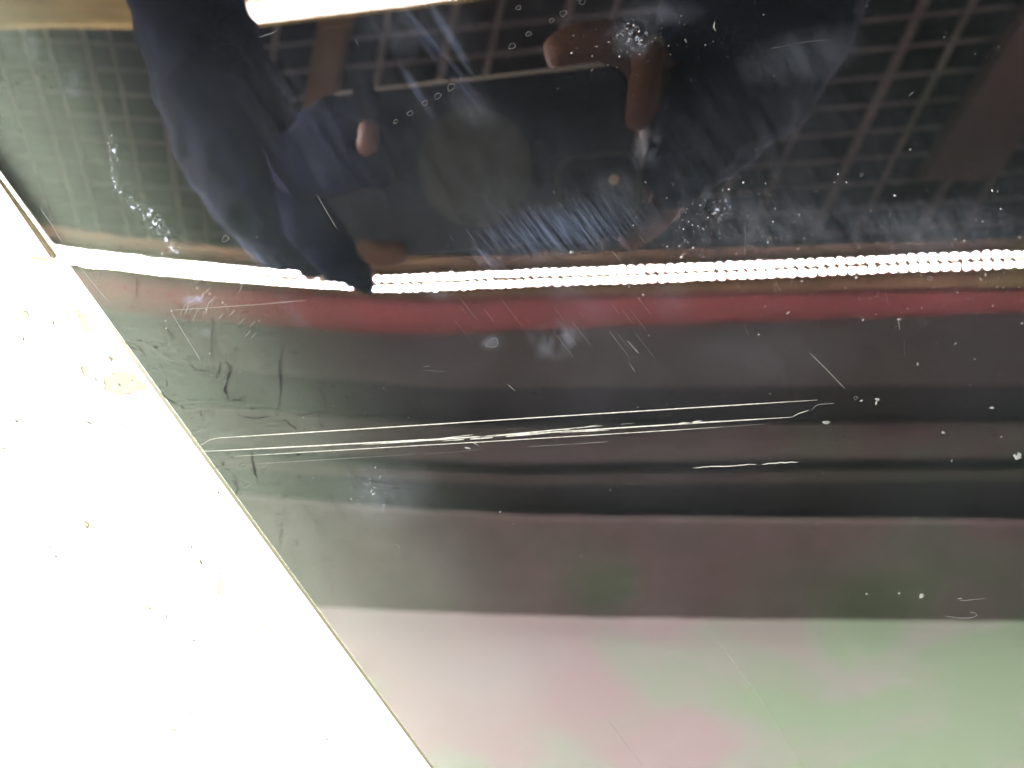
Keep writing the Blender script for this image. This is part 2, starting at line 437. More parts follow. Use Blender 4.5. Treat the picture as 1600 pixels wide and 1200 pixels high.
# ground edge: pale arris, ground bevel, side wall; the three far sides as a plain wall
def edge_strip(name, s0, z0, s1, z1, m):
    v = []
    for t in ts:
        q0 = E0f + n_dir * s0 + e_dir * t; q1 = E0f + n_dir * s1 + e_dir * t
        v += [Vector((q0.x, q0.y, hgt(CH, t) + z0)), Vector((q1.x, q1.y, hgt(CH, t) + z1))]
    f = [(2 * i, 2 * i + 1, 2 * i + 3, 2 * i + 2) for i in range(NT)]
    return keep(mesh_obj(name, v, f, m), panel)
edge_strip('arris', CH, 0, CH - 0.00030, -0.00004, M['rim2'])
edge_strip('ground_bevel', CH - 0.00030, -0.00004, 0.00030, -0.00030, M['rim'])
edge_strip('arris', 0.00030, -0.00030, 0.0, -0.00046, M['rim2'])
edge_strip('side_wall', 0.0, -0.00046, 0.0, -GLASS_T, M['rimt'])
v, f = [], []
loop = [gp(s, T0) for s in ss] + [gp(ss[-1], t) for t in ts[1:]] + [gp(s, T1) for s in reversed(ss[:-1])]
for q in loop: v += [q, q + Vector((0, 0, -GLASS_T))]
for i in range(len(loop) - 1): f.append((2 * i, 2 * i + 1, 2 * i + 3, 2 * i + 2))
keep(mesh_obj('side_wall', v, f, M['rim']), panel)

# scratches: narrow raised burrs with uneven width
def scratch(pts, wpx, m='scratch', jit=0.05, step=5, gaps=0.0, taper=True, seed=0, var=0.2):
    rnd = random.Random(seed * 7 + 3); out = []
    for (a, b) in zip(pts, pts[1:]):
        k = max(1, int(math.hypot(b[0] - a[0], b[1] - a[1]) / step))
        for i in range(k):
            t = i / k; out.append((a[0] + (b[0] - a[0]) * t, a[1] + (b[1] - a[1]) * t))
    out.append(pts[-1]); n = len(out)
    p3, wd = [], []
    for i, (x, y) in enumerate(out):
        p3.append(onglass(x + rnd.uniform(-jit, jit), y + rnd.uniform(-jit, jit), 0.00004))
        k = 1 - var + var * 2 * (0.5 + 0.5 * noise.noise(Vector((i * 0.35, seed * 5.3, 1)))) * rnd.uniform(0.7, 1.3)
        if taper: k *= min(1, 0.25 + 6 * min(i, n - 1 - i) / max(n, 1))
        wd.append(wpx * 0.6 * PXM * max(0.12, k))
    v, f = strip_mesh(p3, wd)
    if gaps: f = [q for i, q in enumerate(f) if noise.noise(Vector((i * 0.23, seed * 2.7, 5))) > gaps - 0.5]
    o = mesh_obj('scratch', v, f, M[m]); keep(o, panel); return o

S = [
    ([(298, 702), (306, 698), (318, 693), (328, 687), (336, 685), (346, 684), (600, 668), (830, 653), (1100, 636), (1277, 625)], 2.7, 'scratch', {}),
    ([(300, 706), (366, 703), (520, 695), (720, 684), (900, 673), (1100, 660), (1235, 652), (1240, 651)], 3.4, 'scratch', {}),
    ([(1237, 652), (1248, 646), (1264, 641)], 1.6, 'scratch', {}), ([(1268, 642), (1273, 635), (1279, 632), (1290, 631), (1304, 630)], 1.6, 'scratch_mid', {}),
    ([(366, 713), (520, 704), (760, 690), (940, 679), (1070, 671), (1130, 667)], 2.0, 'scratch', {}),
    ([(1130, 667), (1200, 662)], 1.0, 'scratch_mid', {}),
    ([(566, 695), (640, 690), (700, 686), (800, 678), (942, 665)], 2.6, 'scratch', {}),
    ([(640, 691), (690, 685), (740, 679)], 1.8, 'scratch', {}),
    ([(690, 689), (780, 683), (860, 676), (952, 672)], 2.8, 'scratch', {'gaps': 0.1}),
    ([(880, 672), (935, 664)], 1.4, 'scratch', {}), ([(968, 663), (992, 661)], 1.4, 'scratch_mid', {}),
    ([(1062, 661), (1085, 660), (1096, 658)], 3.2, 'scratch', {'jit': 1.0}),
    ([(395, 725), (480, 720), (575, 714)], 1.3, 'scratch_mid', {}), ([(575, 714), (700, 707), (760, 702)], 0.8, 'scratch_faint', {'gaps': .3}),
    ([(825, 698), (890, 694)], 1.0, 'scratch_mid', {}), ([(895, 694), (950, 690)], 1.2, 'scratch_mid', {}),
    ([(320, 728), (395, 725)], 0.8, 'scratch_faint', {'gaps': .2}),
    ([(1083, 731), (1110, 729), (1140, 728), (1182, 725)], 2.4, 'scratch', {'jit': .5}), ([(1190, 725), (1220, 723), (1248, 722)], 2.6, 'scratch', {'jit': .9, 'gaps': .2}),
    ([(264, 485), (340, 480), (400, 476), (480, 469)], 1.3, 'scratch_mid', {}), ([(268, 489), (290, 525), (313, 563)], 1.8, 'scratch_mid', {}),
    ([(62, 324), (80, 350), (101, 385)], 1.7, 'scratch_mid', {}), ([(100, 377), (125, 418), (172, 475)], 1.5, 'scratch_mid', {}), ([(88, 390), (108, 415), (117, 430)], 1.2, 'scratch_mid', {}),
    ([(1265, 551), (1290, 576), (1320, 607)], 1.7, 'scratch_mid', {}), ([(495, 304), (510, 330), (526, 357)], 1.6, 'scratch_mid', {}),
    ([(980, 532), (998, 552)], 2.6, 'scratch_mid', {}), ([(983, 567), (993, 582)], 2.0, 'scratch_faint', {}),
    ([(793, 600), (806, 612)], 1.6, 'scratch_mid', {}), ([(661, 573), (672, 572)], 1.3, 'scratch_mid', {}), ([(660, 578), (697, 581)], 0.9, 'scratch_faint', {}),
    ([(1120, 1000), (1180, 1080), (1255, 1196)], 1.0, 'scratch_soft', {}), ([(950, 1125), (975, 1158), (1005, 1198)], 1.0, 'scratch_soft', {}), ([(1160, 1060), (1200, 1112)], 0.9, 'scratch_soft', {}),
    ([(405, 58), (425, 52), (433, 48)], 1.8, 'scratch_mid', {}), ([(212, 573), (224, 573)], 1.6, 'scratch_mid', {}), ([(246, 572), (250, 580)], 2.4, 'scratch_mid', {}),
    ([(1404, 500), (1406, 516)], 1.8, 'scratch_mid', {}), ([(300, 447), (316, 435)], 1.4, 'scratch_mid', {}), ([(320, 458), (330, 447)], 1.4, 'scratch_mid', {}),
    ([(1164, 350), (1164, 400)], 1.2, 'scratch_faint', {}), ([(905, 870), (912, 867)], 2.2, 'scratch', {}), ([(943, 920), (945, 917)], 1.6, 'scratch', {}),
    ([(735, 690), (742, 693), (749, 697)], 1.6, 'scratch', {}), ([(1476, 962), (1500, 966), (1520, 965), (1527, 961), (1522, 957), (1503, 957)], 2.2, 'scratch_mid', {'gaps': .15}),
    ([(1485, 940), (1510, 938), (1542, 935)], 1.6, 'scratch_mid', {'gaps': .3}), ([(612, 855), (618, 850), (626, 856)], 1.6, 'scratch_mid', {}), ([(620, 848), (624, 861)], 1.2, 'scratch_mid', {}),
    ([(1200, 77), (1260, 65), (1298, 62)], 1.0, 'scratch_faint', {'gaps': .2}), ([(1420, 150), (1428, 143)], 2.2, 'scratch_mid', {}), ([(1117, 34), (1115, 42), (1118, 48)], 3.0, 'scratch', {}),
    ([(555, 60), (560, 72)], 1.2, 'scratch_mid', {}),
]
for k in range(10):   # fan of short curved scuffs
    cx, cy = 282 + 5.2 * k + random.uniform(-3, 3), 508 - random.uniform(0, 6)
    ln = random.uniform(14, 42); bend = random.uniform(3, 8)
    a = math.radians(random.uniform(48, 66)); sx, sy = cx, cy - random.uniform(0, 40)
    pts = [(sx, sy), (sx + math.cos(a) * ln * .5 - bend * .5, sy - math.sin(a) * ln * .5 - bend * .3), (sx + math.cos(a) * ln, sy - math.sin(a) * ln + 3)]
    S.append((pts, random.uniform(0.8, 1.4), 'scratch_faint' if k % 2 else 'scratch_mid', {}))
for x, y in ((340, 492), (372, 500), (390, 503), (383, 518), (392, 521), (358, 486), (402, 440)):
    S.append(([(x, y + 8), (x + 9, y - 2)] if x != 402 else [(372, 458), (377, 450), (379, 439)], 1.6, 'scratch_mid', {}))
for k in range(36):   # fine parallel hairlines running down to the right, wiped-in
    x = random.uniform(700, 1010); y = random.uniform(338, 520)
    ln = random.uniform(10, 60); S.append(([(x, y), (x + ln * 0.62, y + ln * 0.8)], random.uniform(0.5, 1.0), 'scratch_faint', {}))
for k in range(16):
    x = random.uniform(1000, 1590); y = random.uniform(330, 560)
    ln = random.uniform(6, 26); S.append(([(x, y), (x + ln * random.uniform(-.2, .7), y + ln)], random.uniform(0.5, .9), 'scratch_faint', {}))
for k in range(14):   # hairlines by the cut edge
    x = random.uniform(180, 235); y = 520 + (x - 180) * 1.35 + random.uniform(-20, 40)
    ln = random.uniform(12, 34); S.append(([(x, y), (x + ln, y + ln * random.uniform(.05, .35))], random.uniform(0.5, .9), 'scratch_faint', {}))
for i, (p, wd, m, kw) in enumerate(S): scratch(p, wd, m, seed=i, **kw)

# dried drops and larger crumbs stuck to the glass
def drop(cx, cy, rx, ry, rot, seed, m='dried', name='dried_drop', h=0.25):
    rnd = random.Random(seed); n = 14; c = onglass(cx, cy, 0.00004)
    ring = blob_poly(c, rx * PXM, ry * PXM, rot, n, 0.35, seed)
    inner = blob_poly(c + Vector((0, 0, min(rx, ry) * PXM * h)), rx * PXM * .55, ry * PXM * .55, rot, n, 0.5, seed + 1)
    v = ring + inner + [c + Vector((0, 0, min(rx, ry) * PXM * h * 1.1))]
    f = [(i, (i + 1) % n, n + (i + 1) % n, n + i) for i in range(n)] + [(n + i, n + (i + 1) % n, 2 * n) for i in range(n)]
    o = mesh_obj(name, v, f, M[m], None, False); keep(o, panel)
for i, a in enumerate([(1371, 624, 4, 3, 0), (1369, 630, 1.6, 4.5, -.3), (1291, 660, 8, 3, 0.15), (1591, 713, 6, 7, .4), (1586, 712, 3, 4, 0), (1550, 637, 4, 2.6, 0), (1440, 931, 5.5, 4.5, .5), (1354, 928, 2.5, 2.5, 0),
                       (1405, 927, 2.6, 2, .7), (731, 700, 6, 2.2, -.3), (1474, 676, 3.2, 2.6, 0), (1405, 499, 3.2, 2.2, 0), (1434, 569, 1.8, 3, .4), (268, 486, 2, 2, 0), (893, 394, 3.6, 2.6, -.6), (1487, 720, 1.2, 3, 0), (1346, 626, 3, 1.8, 0), (1500, 935, 4, 1.4, 0)]):
    drop(a[0], a[1], a[2] * .8, a[3] * .8, a[4], 40 + i)
# rings left by dried water
def ring(cx, cy, rx, ry, rot, wpx, seed, m='scratch_faint'):
    rnd = random.Random(seed); n = 20; pts, wd = [], []
    for i in range(n + 1):
        a = i / n * 6.2832; k = 1 + 0.12 * math.sin(3 * a + seed)
        x, y = math.cos(a) * rx * k, math.sin(a) * ry * k
        pts.append(onglass(cx + x * math.cos(rot) - y * math.sin(rot), cy + x * math.sin(rot) + y * math.cos(rot), 0.00004)); wd.append(wpx * PXM * rnd.uniform(.3, 1.2))
    v, f = strip_mesh(pts, wd); o = mesh_obj('water_ring', v, f, M[m]); keep(o, panel)
for i, (x, y, r) in enumerate([(705, 136, 6.5), (684, 150, 5.5), (664, 161, 4.5), (641, 177, 4.5), (618, 190, 3.5), (800, 72, 5.5), (826, 53, 4.5), (862, 32, 4), (880, 21, 5.5), (910, 3, 5), (810, 12, 4), (352, 373, 5.5), (1202, 373, 3), (1337, 622, 3), (383, 757, 7), (415, 733, 6), (379, 727, 6), (770, 536, 9), (1453, 435, 4), (1346, 273, 2.6)]):
    ring(x, y, r, r * .72, random.uniform(-.8, 0), 1.3, i, 'scratch_faint')

# smears wiped over the sheet
def oriented(cx, cy, a, b, deg):
    t = math.radians(deg); c, s = math.cos(t), math.sin(t)
    return [(cx + x * c - y * s, cy + x * s + y * c) for x, y in ((-a, -b), (a, -b), (a, b), (-a, b))]
SMEARS = [(oriented(690, 90, 130, 12, 53), 'blue'), (oriented(712, 70, 90, 8, 58), 'blue'), (oriented(740, 170, 60, 34, 40), 'film'),
             (oriented(880, 360, 170, 50, -8), 'blue'), (oriented(960, 300, 60, 50, 0), 'film'), (oriented(870, 530, 50, 36, -10), 'white'), (oriented(770, 533, 22, 13, -15), 'white'),
             (oriented(1050, 470, 36, 40, 0), 'faint'), (oriented(760, 405, 36, 16, 35), 'blue'), (oriented(685, 460, 26, 10, 10), 'white'), (oriented(900, 470, 110, 40, 40), 'faint'),
             (oriented(306, 468, 26, 7, -6), 'spot'), (oriented(312, 521, 28, 8, -6), 'white'), (oriented(455, 480, 50, 9, 55), 'blue'), (oriented(400, 400, 70, 16, 40), 'blue'),
             (oriented(1180, 350, 240, 75, 0), 'film'), (oriented(1430, 360, 200, 60, 0), 'film'), (oriented(110, 132, 32, 20, 100), 'white'), (oriented(35, 70, 40, 26, 30), 'white'),
             (oriented(1120, 320, 34, 30, 60), 'white'), (oriented(1010, 230, 30, 40, 20), 'white'), (oriented(985, 60, 50, 36, 0), 'white'), (oriented(320, 310, 78, 7, 52), 'blue'),
             (oriented(600, 770, 90, 60, 0), 'film'), (oriented(1200, 560, 160, 60, 0), 'thin'), (oriented(1250, 90, 120, 50, -15), 'film'), (oriented(1030, 20, 80, 24, 0), 'film'), (oriented(1200, 250, 380, 170, -12), 'thin'), (oriented(820, 300, 330, 150, 8), 'thin'), (oriented(520, 200, 260, 200, 20), 'thin'), (oriented(640, 40, 120, 60, 0), 'film'), (oriented(650, 140, 60, 8, 56), 'blue')]
SMEARS += [(oriented(176, 250, 46, 4, 92), 'scum'), (oriented(180, 290, 22, 7, 70), 'scum'), (oriented(205, 318, 28, 9, 38), 'scum'), (oriented(238, 342, 32, 12, 52), 'scum'),
           (oriented(264, 378, 28, 9, 66), 'scum'), (oriented(985, 62, 36, 26, -10), 'faintscum'), (oriented(1125, 325, 18, 20, 60), 'faintscum')]
import numpy as np
nv = len(sheet.data.vertices); co = np.zeros(nv * 3); sheet.data.vertices.foreach_get('co', co); co = co.reshape(-1, 3)
RM = np.array(CAM_Q.to_matrix()); cc = (co - np.array(CAM_LOC)) @ RM
SX = 800 + FPX * cc[:, 0] / -cc[:, 2]; SY = 600 - FPX * cc[:, 1] / -cc[:, 2]
stain = np.zeros((nv, 4))
for q, m in SMEARS:
    cx = sum(p[0] for p in q) / 4; cy = sum(p[1] for p in q) / 4
    ax = ((q[1][0] - q[0][0]) / 2, (q[1][1] - q[0][1]) / 2); ay = ((q[3][0] - q[0][0]) / 2, (q[3][1] - q[0][1]) / 2)
    la = ax[0] ** 2 + ax[1] ** 2; lb = ay[0] ** 2 + ay[1] ** 2
    u = ((SX - cx) * ax[0] + (SY - cy) * ax[1]) / la; v = ((SX - cx) * ay[0] + (SY - cy) * ay[1]) / lb
    k = np.clip(1.25 - np.hypot(u, v) * 1.25, 0, 1)
    ch = {'blue': 0, 'white': 1, 'film': 2, 'thin': 2, 'scum': 3, 'spot': 0, 'faint': 0, 'faintscum': 3}[m]
    stain[:, ch] = np.maximum(stain[:, ch], k * {'spot': 2.5, 'thin': 0.4, 'faint': 0.4, 'faintscum': 0.35}.get(m, 1))
att = sheet.data.attributes.new('stain', 'FLOAT_COLOR', 'POINT'); att.data.foreach_set('color', stain.ravel())

# dust on the glass
verts, faces = [], []
rnd = random.Random(5)
def speck(px, py, r):
    c = onglass(px, py, 0.00003)
    if sdist(c.x, c.y) < CH + 0.0005: return
    n = 6; b = len(verts); el = rnd.uniform(1, 1.7); a = rnd.uniform(0, 3.14)
    for k in range(n):
        t = k / n * 6.283; x = math.cos(t) * r * el * rnd.uniform(.7, 1.2); y = math.sin(t) * r * rnd.uniform(.7, 1.2)
        verts.append(c + Vector((x * math.cos(a) - y * math.sin(a), x * math.sin(a) + y * math.cos(a), 0)))
    verts.append(c + Vector((0, 0, r * .7)))
    for k in range(n): faces.append((b + k, b + (k + 1) % n, b + n))
def rsize(): return PXM * min(1.9, 0.28 + rnd.expovariate(4.2))
for i in range(380): speck(rnd.uniform(0, 1600), rnd.uniform(0, 1200) if rnd.random() < .5 else rnd.uniform(0, 800), rsize() * .8)
for i in range(340): speck(rnd.uniform(960, 1600), rnd.gauss(410, 60), rsize())
for i in range(110): speck(rnd.gauss(1120, 60), rnd.gauss(350, 40), rsize())
for i in range(90): speck(rnd.gauss(1000, 60), rnd.gauss(60, 30), rsize())
for i in range(60): speck(rnd.gauss(580, 22), rnd.gauss(768, 16), rsize())
for i in range(90):
    t = rnd.random(); p = [(174, 205), (176, 270), (185, 305), (225, 330), (255, 362), (275, 392)]
    k = min(4, int(t * 5)); u = t * 5 - k; speck(p[k][0] + (p[k + 1][0] - p[k][0]) * u + rnd.gauss(0, 4), p[k][1] + (p[k + 1][1] - p[k][1]) * u + rnd.gauss(0, 4), rsize() * 1.1)
for i in range(50): speck(rnd.gauss(300, 50), rnd.gauss(480, 40), rsize())
du = mesh_obj('dust_specks', verts, faces, M['dust']); keep(du, panel); tag(du, kind='stuff')

# ================================================================== what the glass mirrors: the bench's overhead shelf
M.update({
    'wood': simple('brown_wood', (0.21, 0.135, 0.075), 0.6, 0.3, 14, bump=0.2, stretch=(1, 8, 8)),
    'palewood': simple('pale_pine', (0.72, 0.55, 0.22), 0.6, 0.2, 10, bump=0.2, stretch=(1, 9, 9)),
    'red': simple('red_paint', (0.135, 0.033, 0.034), 0.5, 0.12, 6),
    'greyA': simple('grey_board', (0.15, 0.138, 0.138), 0.7, 0.15, 8),
    'dark': simple('black_steel', (0.060, 0.056, 0.064), 0.6, 0.2, 8),
    'greyC': simple('warm_grey_slat', (0.15, 0.128, 0.122), 0.7, 0.15, 8),
    'greyG': simple('dusty_board', (0.235, 0.205, 0.198), 0.8, 0.18, 9),
    'wall': simple('white_wall', (0.82, 0.812, 0.80), 0.8, 0.03, 5),
    'led': emit('diode_glow', (1.0, 0.985, 0.94), LED_L),
    'tape': simple('led_tape', (0.7, 0.68, 0.6), 0.5, 0.1, 50),
    'tube': emit('tube_glow', (1.0, 0.97, 0.90), TUBE_L),
    'lath': simple('brown_lath', (0.53, 0.46, 0.44), 0.8, 0.3, 9),
    'wire': simple('dusty_wire', (0.48, 0.425, 0.425), 0.7, 0.3, 9),
    'soffit': simple('dark_soffit', (0.135, 0.125, 0.14), 0.9, 0.8, 2.2),
    'card': simple('brown_cardboard', (0.36, 0.26, 0.225), 0.85, 0.2, 6),
    'cardo': simple('orange_cardboard', (0.42, 0.25, 0.13), 0.85, 0.2, 6),
    'purple': simple('grey_cloth', (0.22, 0.19, 0.20), 0.9, 0.3, 6),
})
SH = 0.90
def line(py9, py16, z=SH, xa=-1.15, xb=0.95):
    """straight line in space whose mirror image passes (900,py9) and (1600,py16); its ends at x = xa, xb"""
    a = mir(900, py9, z); b = mir(1600, py16, z)
    f = lambda x: a + (b - a) * ((x - a.x) / (b.x - a.x))
    return f(xa), f(xb)
shelf = empty('overhead_shelf', (0, -0.35, SH))
tag(shelf, 'dark slatted overhead shelf with brown wooden rail and red trim, mirrored in the glass', 'shelf')
def slat(name, u9, u16, l9, l16, z, m, th=0.02):
    a, b = line(u9, u16, z); c, d = line(l9, l16, z)
    bmx = bmesh.new(); up = Vector((0, 0, th))
    vs = [bmx.verts.new(p) for p in (a, b, d, c, a + up, b + up, d + up, c + up)]
    for f in ((0, 1, 2, 3), (7, 6, 5, 4), (0, 4, 5, 1), (1, 5, 6, 2), (2, 6, 7, 3), (3, 7, 4, 0)): bmx.faces.new([vs[i] for i in f])
    bmesh.ops.recalc_face_normals(bmx, faces=bmx.faces)
    o = bm_obj(name, bmx, M[m]); keep(o, shelf); return o
slat('wooden_rail', 396, 374, 460, 446, SH, 'wood', 0.03)
slat('red_trim', 459, 445, 513, 487, SH + 0.003, 'red', 0.03)
slat('slat', 509, 482, 606, 602, SH + 0.03, 'greyA')
slat('slat', 604, 600, 668, 660, SH + 0.06, 'dark')
slat('slat', 666, 660, 722, 714, SH + 0.04, 'greyC')
slat('slat', 720, 712, 742, 736, SH + 0.07, 'dark')
slat('slat', 740, 734, 757, 750, SH + 0.05, 'greyC')
slat('slat', 754, 747, 818, 824, SH + 0.075, 'dark')
slat('slat', 814, 820, 966, 972, SH + 0.02, 'greyG')

# LED lamp on the rail: two tapes of diodes
lamp = empty('led_strip_lamp', (0, -0.13, SH - 0.010))
tag(lamp, 'double row of bright white diodes along the brown shelf rail, mirrored in the glass', 'lamp')
dome_v, dome_f = [], []
R = 0.0016
for k in range(8):
    a = k / 8 * 6.2832; dome_v.append((math.cos(a) * R, math.sin(a) * R, 0))
for k in range(8):
    a = k / 8 * 6.2832; dome_v.append((math.cos(a) * R * .7, math.sin(a) * R * .7, -R * .6))
dome_v.append((0, 0, -R * .8))
for k in range(8):
    j = (k + 1) % 8; dome_f += [(k, 8 + k, 8 + j, j), (8 + k, 16, 8 + j)]
dome = bpy.data.meshes.new('diode'); dome.from_pydata(dome_v, [], dome_f); dome.materials.append(M['led'])
for off in (-7.8, 7.8):
    a, b = line(432 + off, 405 + off, SH - 0.010, -1.05, 0.85)
    dd = (b - a).normalized(); side = Vector((-dd.y, dd.x, 0)) * 0.003
    o = beam('tape', a - side + Vector((0, 0, .001)), b - side + Vector((0, 0, .001)), side * 2, Vector((0, 0, 0.0089)), M['tape'], None, 0); keep(o, lamp)
    n = int((b - a).length / 0.0133)
    for i in range(n):
        o = bpy.data.objects.new('diode', dome); COL.objects.link(o)
        o.location = a + dd * (i + 0.5 + (0.3 if off > 0 else 0)) * 0.0133; keep(o, lamp)

# white wall behind the bench
bm = bmesh.new()
za, zb = TABLE_Z - 0.4, SH + 0.9
wa, wb = line(965, 971, SH + 0.02, -2, 2)
bm.faces.new([bm.verts.new(p) for p in ((wa.x, wa.y, za), (wb.x, wb.y, za), (wb.x, wb.y, zb), (wa.x, wa.y, zb))])
wall = bm_obj('back_wall', bm, M['wall']); tag(wall, kind='structure')

# second rail above the photographer's side, with a tube light
rail = empty('tube_light_rail', (0, 0.25, 0.95))
tag(rail, 'pale pine rail with a glowing tube light, mirrored at the top left of the glass', 'lamp')
ra = mir(-350, 122, 0.95); rb = mir(640, 4, 0.95); rd = (rb - ra).normalized()
o = beam('pine_board', ra - rd * 0.3, rb + rd * 0.4, Vector((-rd.y, rd.x, 0)) * 0.07, Vector((0, 0, 0.03)), M['palewood']); keep(o, rail)
ta = mir(290, 32, 0.93); tb = mir(900, -41, 0.93)
bm = bmesh.new()
bmesh.ops.create_cone(bm, cap_ends=True, segments=16, radius1=0.012, radius2=0.012, depth=(tb - ta).length)
o = bm_obj('tube', bm, M['tube'], None, True); o.rotation_mode = 'QUATERNION'; o.rotation_quaternion = (tb - ta).to_track_quat('Z', 'Y'); o.location = (ta + tb) / 2; keep(o, rail)

# lattice of laths and wires overhead, with things lying on it
lat = empty('lattice_rack', (0.2, 0.1, 1.7))
tag(lat, 'dusty lattice of brown laths and crossing wires overhead, mirrored behind the photographer', 'rack')
LO = mir(900, 200, 1.55)
dv = Vector((-0.294, -0.931, 0.218)).normalized(); du_ = Vector((1, 0.06, 0)).normalized()
nrm = du_.cross(dv).normalized()
if nrm.z < 0: nrm = -nrm
def lat_pt(u, v, n=0): return LO + du_ * u + dv * v + nrm * n
for i in range(-14, 13):
    u = i * 0.118 + (0.02 if i % 2 else 0)
    wd = 0.018 if i % 2 else 0.012
    o = beam('lath', lat_pt(u, -1.0), lat_pt(u, 0.75), du_ * wd, nrm * 0.012, M['lath'], None, 0.002); keep(o, lat)
for j in range(-17, 14):
    v = j * 0.058
    o = beam('wire', lat_pt(-1.75, v, 0.013), lat_pt(1.6, v, 0.013), dv * 0.009, nrm * 0.006, M['wire'], None, 0.0015); keep(o, lat)
bm = bmesh.new()
bm.faces.new([bm.verts.new(lat_pt(u, v, 0.45)) for u, v in ((-3, -2.5), (3, -2.5), (3, 2.0), (-3, 2.0))])
so = bm_obj('ceiling', bm, M['soffit']); tag(so, kind='structure')
def carton(name, u, v, su, sv, sh, m, label, rot=0.0, n0=0.022):
    du2 = du_ * math.cos(rot) + dv * math.sin(rot); dv2 = dv * math.cos(rot) - du_ * math.sin(rot)
    o = beam(name, lat_pt(u, v, n0) - du2 * su / 2 - dv2 * sv / 2, lat_pt(u, v, n0) + du2 * su / 2 - dv2 * sv / 2, dv2 * sv, nrm * sh, M[m], None, 0.006)
    tag(o, label, 'box')
carton('cardboard_box', 0.86, -0.06, 0.15, 0.46, 0.05, 'card', 'long brown cardboard box slung below the lattice rack', 0.08, -0.06)
carton('cardboard_box', -0.57, -0.12, 0.065, 0.34, 0.05, 'cardo', 'narrow orange-brown carton slung below the lattice rack', 0.05, -0.06)

# ================================================================== the photographer and the phone (seen only in the glass)
M.update({
    'sleeve': simple('navy_knit', (0.0075, 0.0115, 0.032), 0.95, 0.35, 120, bump=0.3, spec=0.1),
    'skin': simple('skin', (0.145, 0.075, 0.048), 0.55, 0.12, 80),
    'phone': simple('phone_case', (0.018, 0.022, 0.030), 0.5, 0.12, 30),
    'phone_ring': simple('phone_ring', (0.058, 0.064, 0.050), 0.5, 0.1, 40),
    'bump': simple('camera_plate', (0.005, 0.0055, 0.007), 0.35, 0.2, 50),
    'frame': simple('lit_phone_frame', (0.6, 0.55, 0.45), 0.35, 0.1, 60),
    'flash': simple('flash_lens', (0.55, 0.45, 0.25), 0.3, 0.1, 60),
    'lens': simple('lens_glass', (0.008, 0.009, 0.012), 0.15, 0.1, 60),
    'hair': simple('dark_hair', (0.02, 0.015, 0.012), 0.6, 0.3, 90),
    'pale_piece': simple('cream_piece', (0.42, 0.41, 0.26), 0.9, 0.2, 90),
})
pb = next(n for n in M['sleeve'].node_tree.nodes if n.type == 'BSDF_PRINCIPLED')
pb.inputs['Sheen Weight'].default_value = 0.13; pb.inputs['Sheen Roughness'].default_value = 0.22; pb.inputs['Sheen Tint'].default_value = (0.45, 0.45, 0.9, 1)
ZP = CAM_H + 0.0032
phone = empty('phone', (0, 0, ZP))
tag(phone, 'dark phone held level above the glass, its camera corner to the right', 'phone')
pc = mir(742, 262, ZP); ang = math.radians(4.5)
ux = Vector((math.cos(ang), math.sin(ang), 0)); uy = Vector((-math.sin(ang), math.cos(ang), 0))
def rrect(cx, cy, w_, h_, r, n=7):
    pts = []
    for qx, qy, a0 in ((1, 1, 0), (-1, 1, 90), (-1, -1, 180), (1, -1, 270)):
        for k in range(n):
            a = math.radians(a0 + 90 * k / (n - 1)); pts.append((cx + qx * (w_ / 2 - r) + math.cos(a) * r, cy + qy * (h_ / 2 - r) + math.sin(a) * r))
    return pts
def plate(name, outline, layers, m, parent, smooth=False):
    """outline in phone coordinates; layers: (z, inset)"""
    cx = sum(p[0] for p in outline) / len(outline); cy = sum(p[1] for p in outline) / len(outline)
    v, f = [], []; n = len(outline)
    for z, ins in layers:
        for x, y in outline:
            dx, dy = x - cx, y - cy; l = math.hypot(dx, dy); k = (l - ins) / l
            p = pc + ux * (cx + dx * k) + uy * (cy + dy * k); v.append(Vector((p.x, p.y, z)))
    for j in range(len(layers) - 1):
        for i in range(n): f.append((j * n + i, j * n + (i + 1) % n, (j + 1) * n + (i + 1) % n, (j + 1) * n + i))
    f.append(tuple(range(n))); f.append(tuple(range((len(layers) - 1) * n, len(layers) * n)))
    bmx = bmesh.new(); vv = [bmx.verts.new(p) for p in v]
    for q in f: bmx.faces.new([vv[i] for i in q])
    bmesh.ops.recalc_face_normals(bmx, faces=bmx.faces)
    o = bm_obj(name, bmx, m); keep(o, parent); return o
PW, PH = 0.150, 0.078
plate('case', rrect(0, 0, PW, PH, 0.011), [(ZP, 0.0015), (ZP + 0.0015, 0), (ZP + 0.007, 0), (ZP + 0.0085, 0.001)], M['phone'], phone)
plate('lit_top_frame', rrect(0, 0.0016, PW - 0.016, PH + 0.0014, 0.006), [(ZP + 0.0035, 0), (ZP + 0.0055, 0)], M['frame'], phone)  # pale frame pushed out at the top; its colour imitates a lit edge
plate('magnet_ring', [(0.0 + 0.028 * math.cos(k / 32 * 6.2832), 0.028 * math.sin(k / 32 * 6.2832)) for k in range(32)], [(ZP - 0.0004, 0.0004), (ZP + 0.0002, 0)], M['phone_ring'], phone)
cl = (Vector((0, 0, 0)) - pc); lx, ly = cl.dot(ux), cl.dot(uy)
plate('camera_rim', rrect(lx + 0.009, ly - 0.001, 0.041, 0.031, 0.010), [(ZP - 0.0008, 0.0008), (ZP + 0.0002, 0)], M['phone_ring'], phone)
cpl = plate('camera_plate', rrect(lx + 0.009, ly - 0.001, 0.037, 0.027, 0.008), [(ZP - 0.0016, 0.0012), (ZP + 0.0002, 0)], M['bump'], phone)
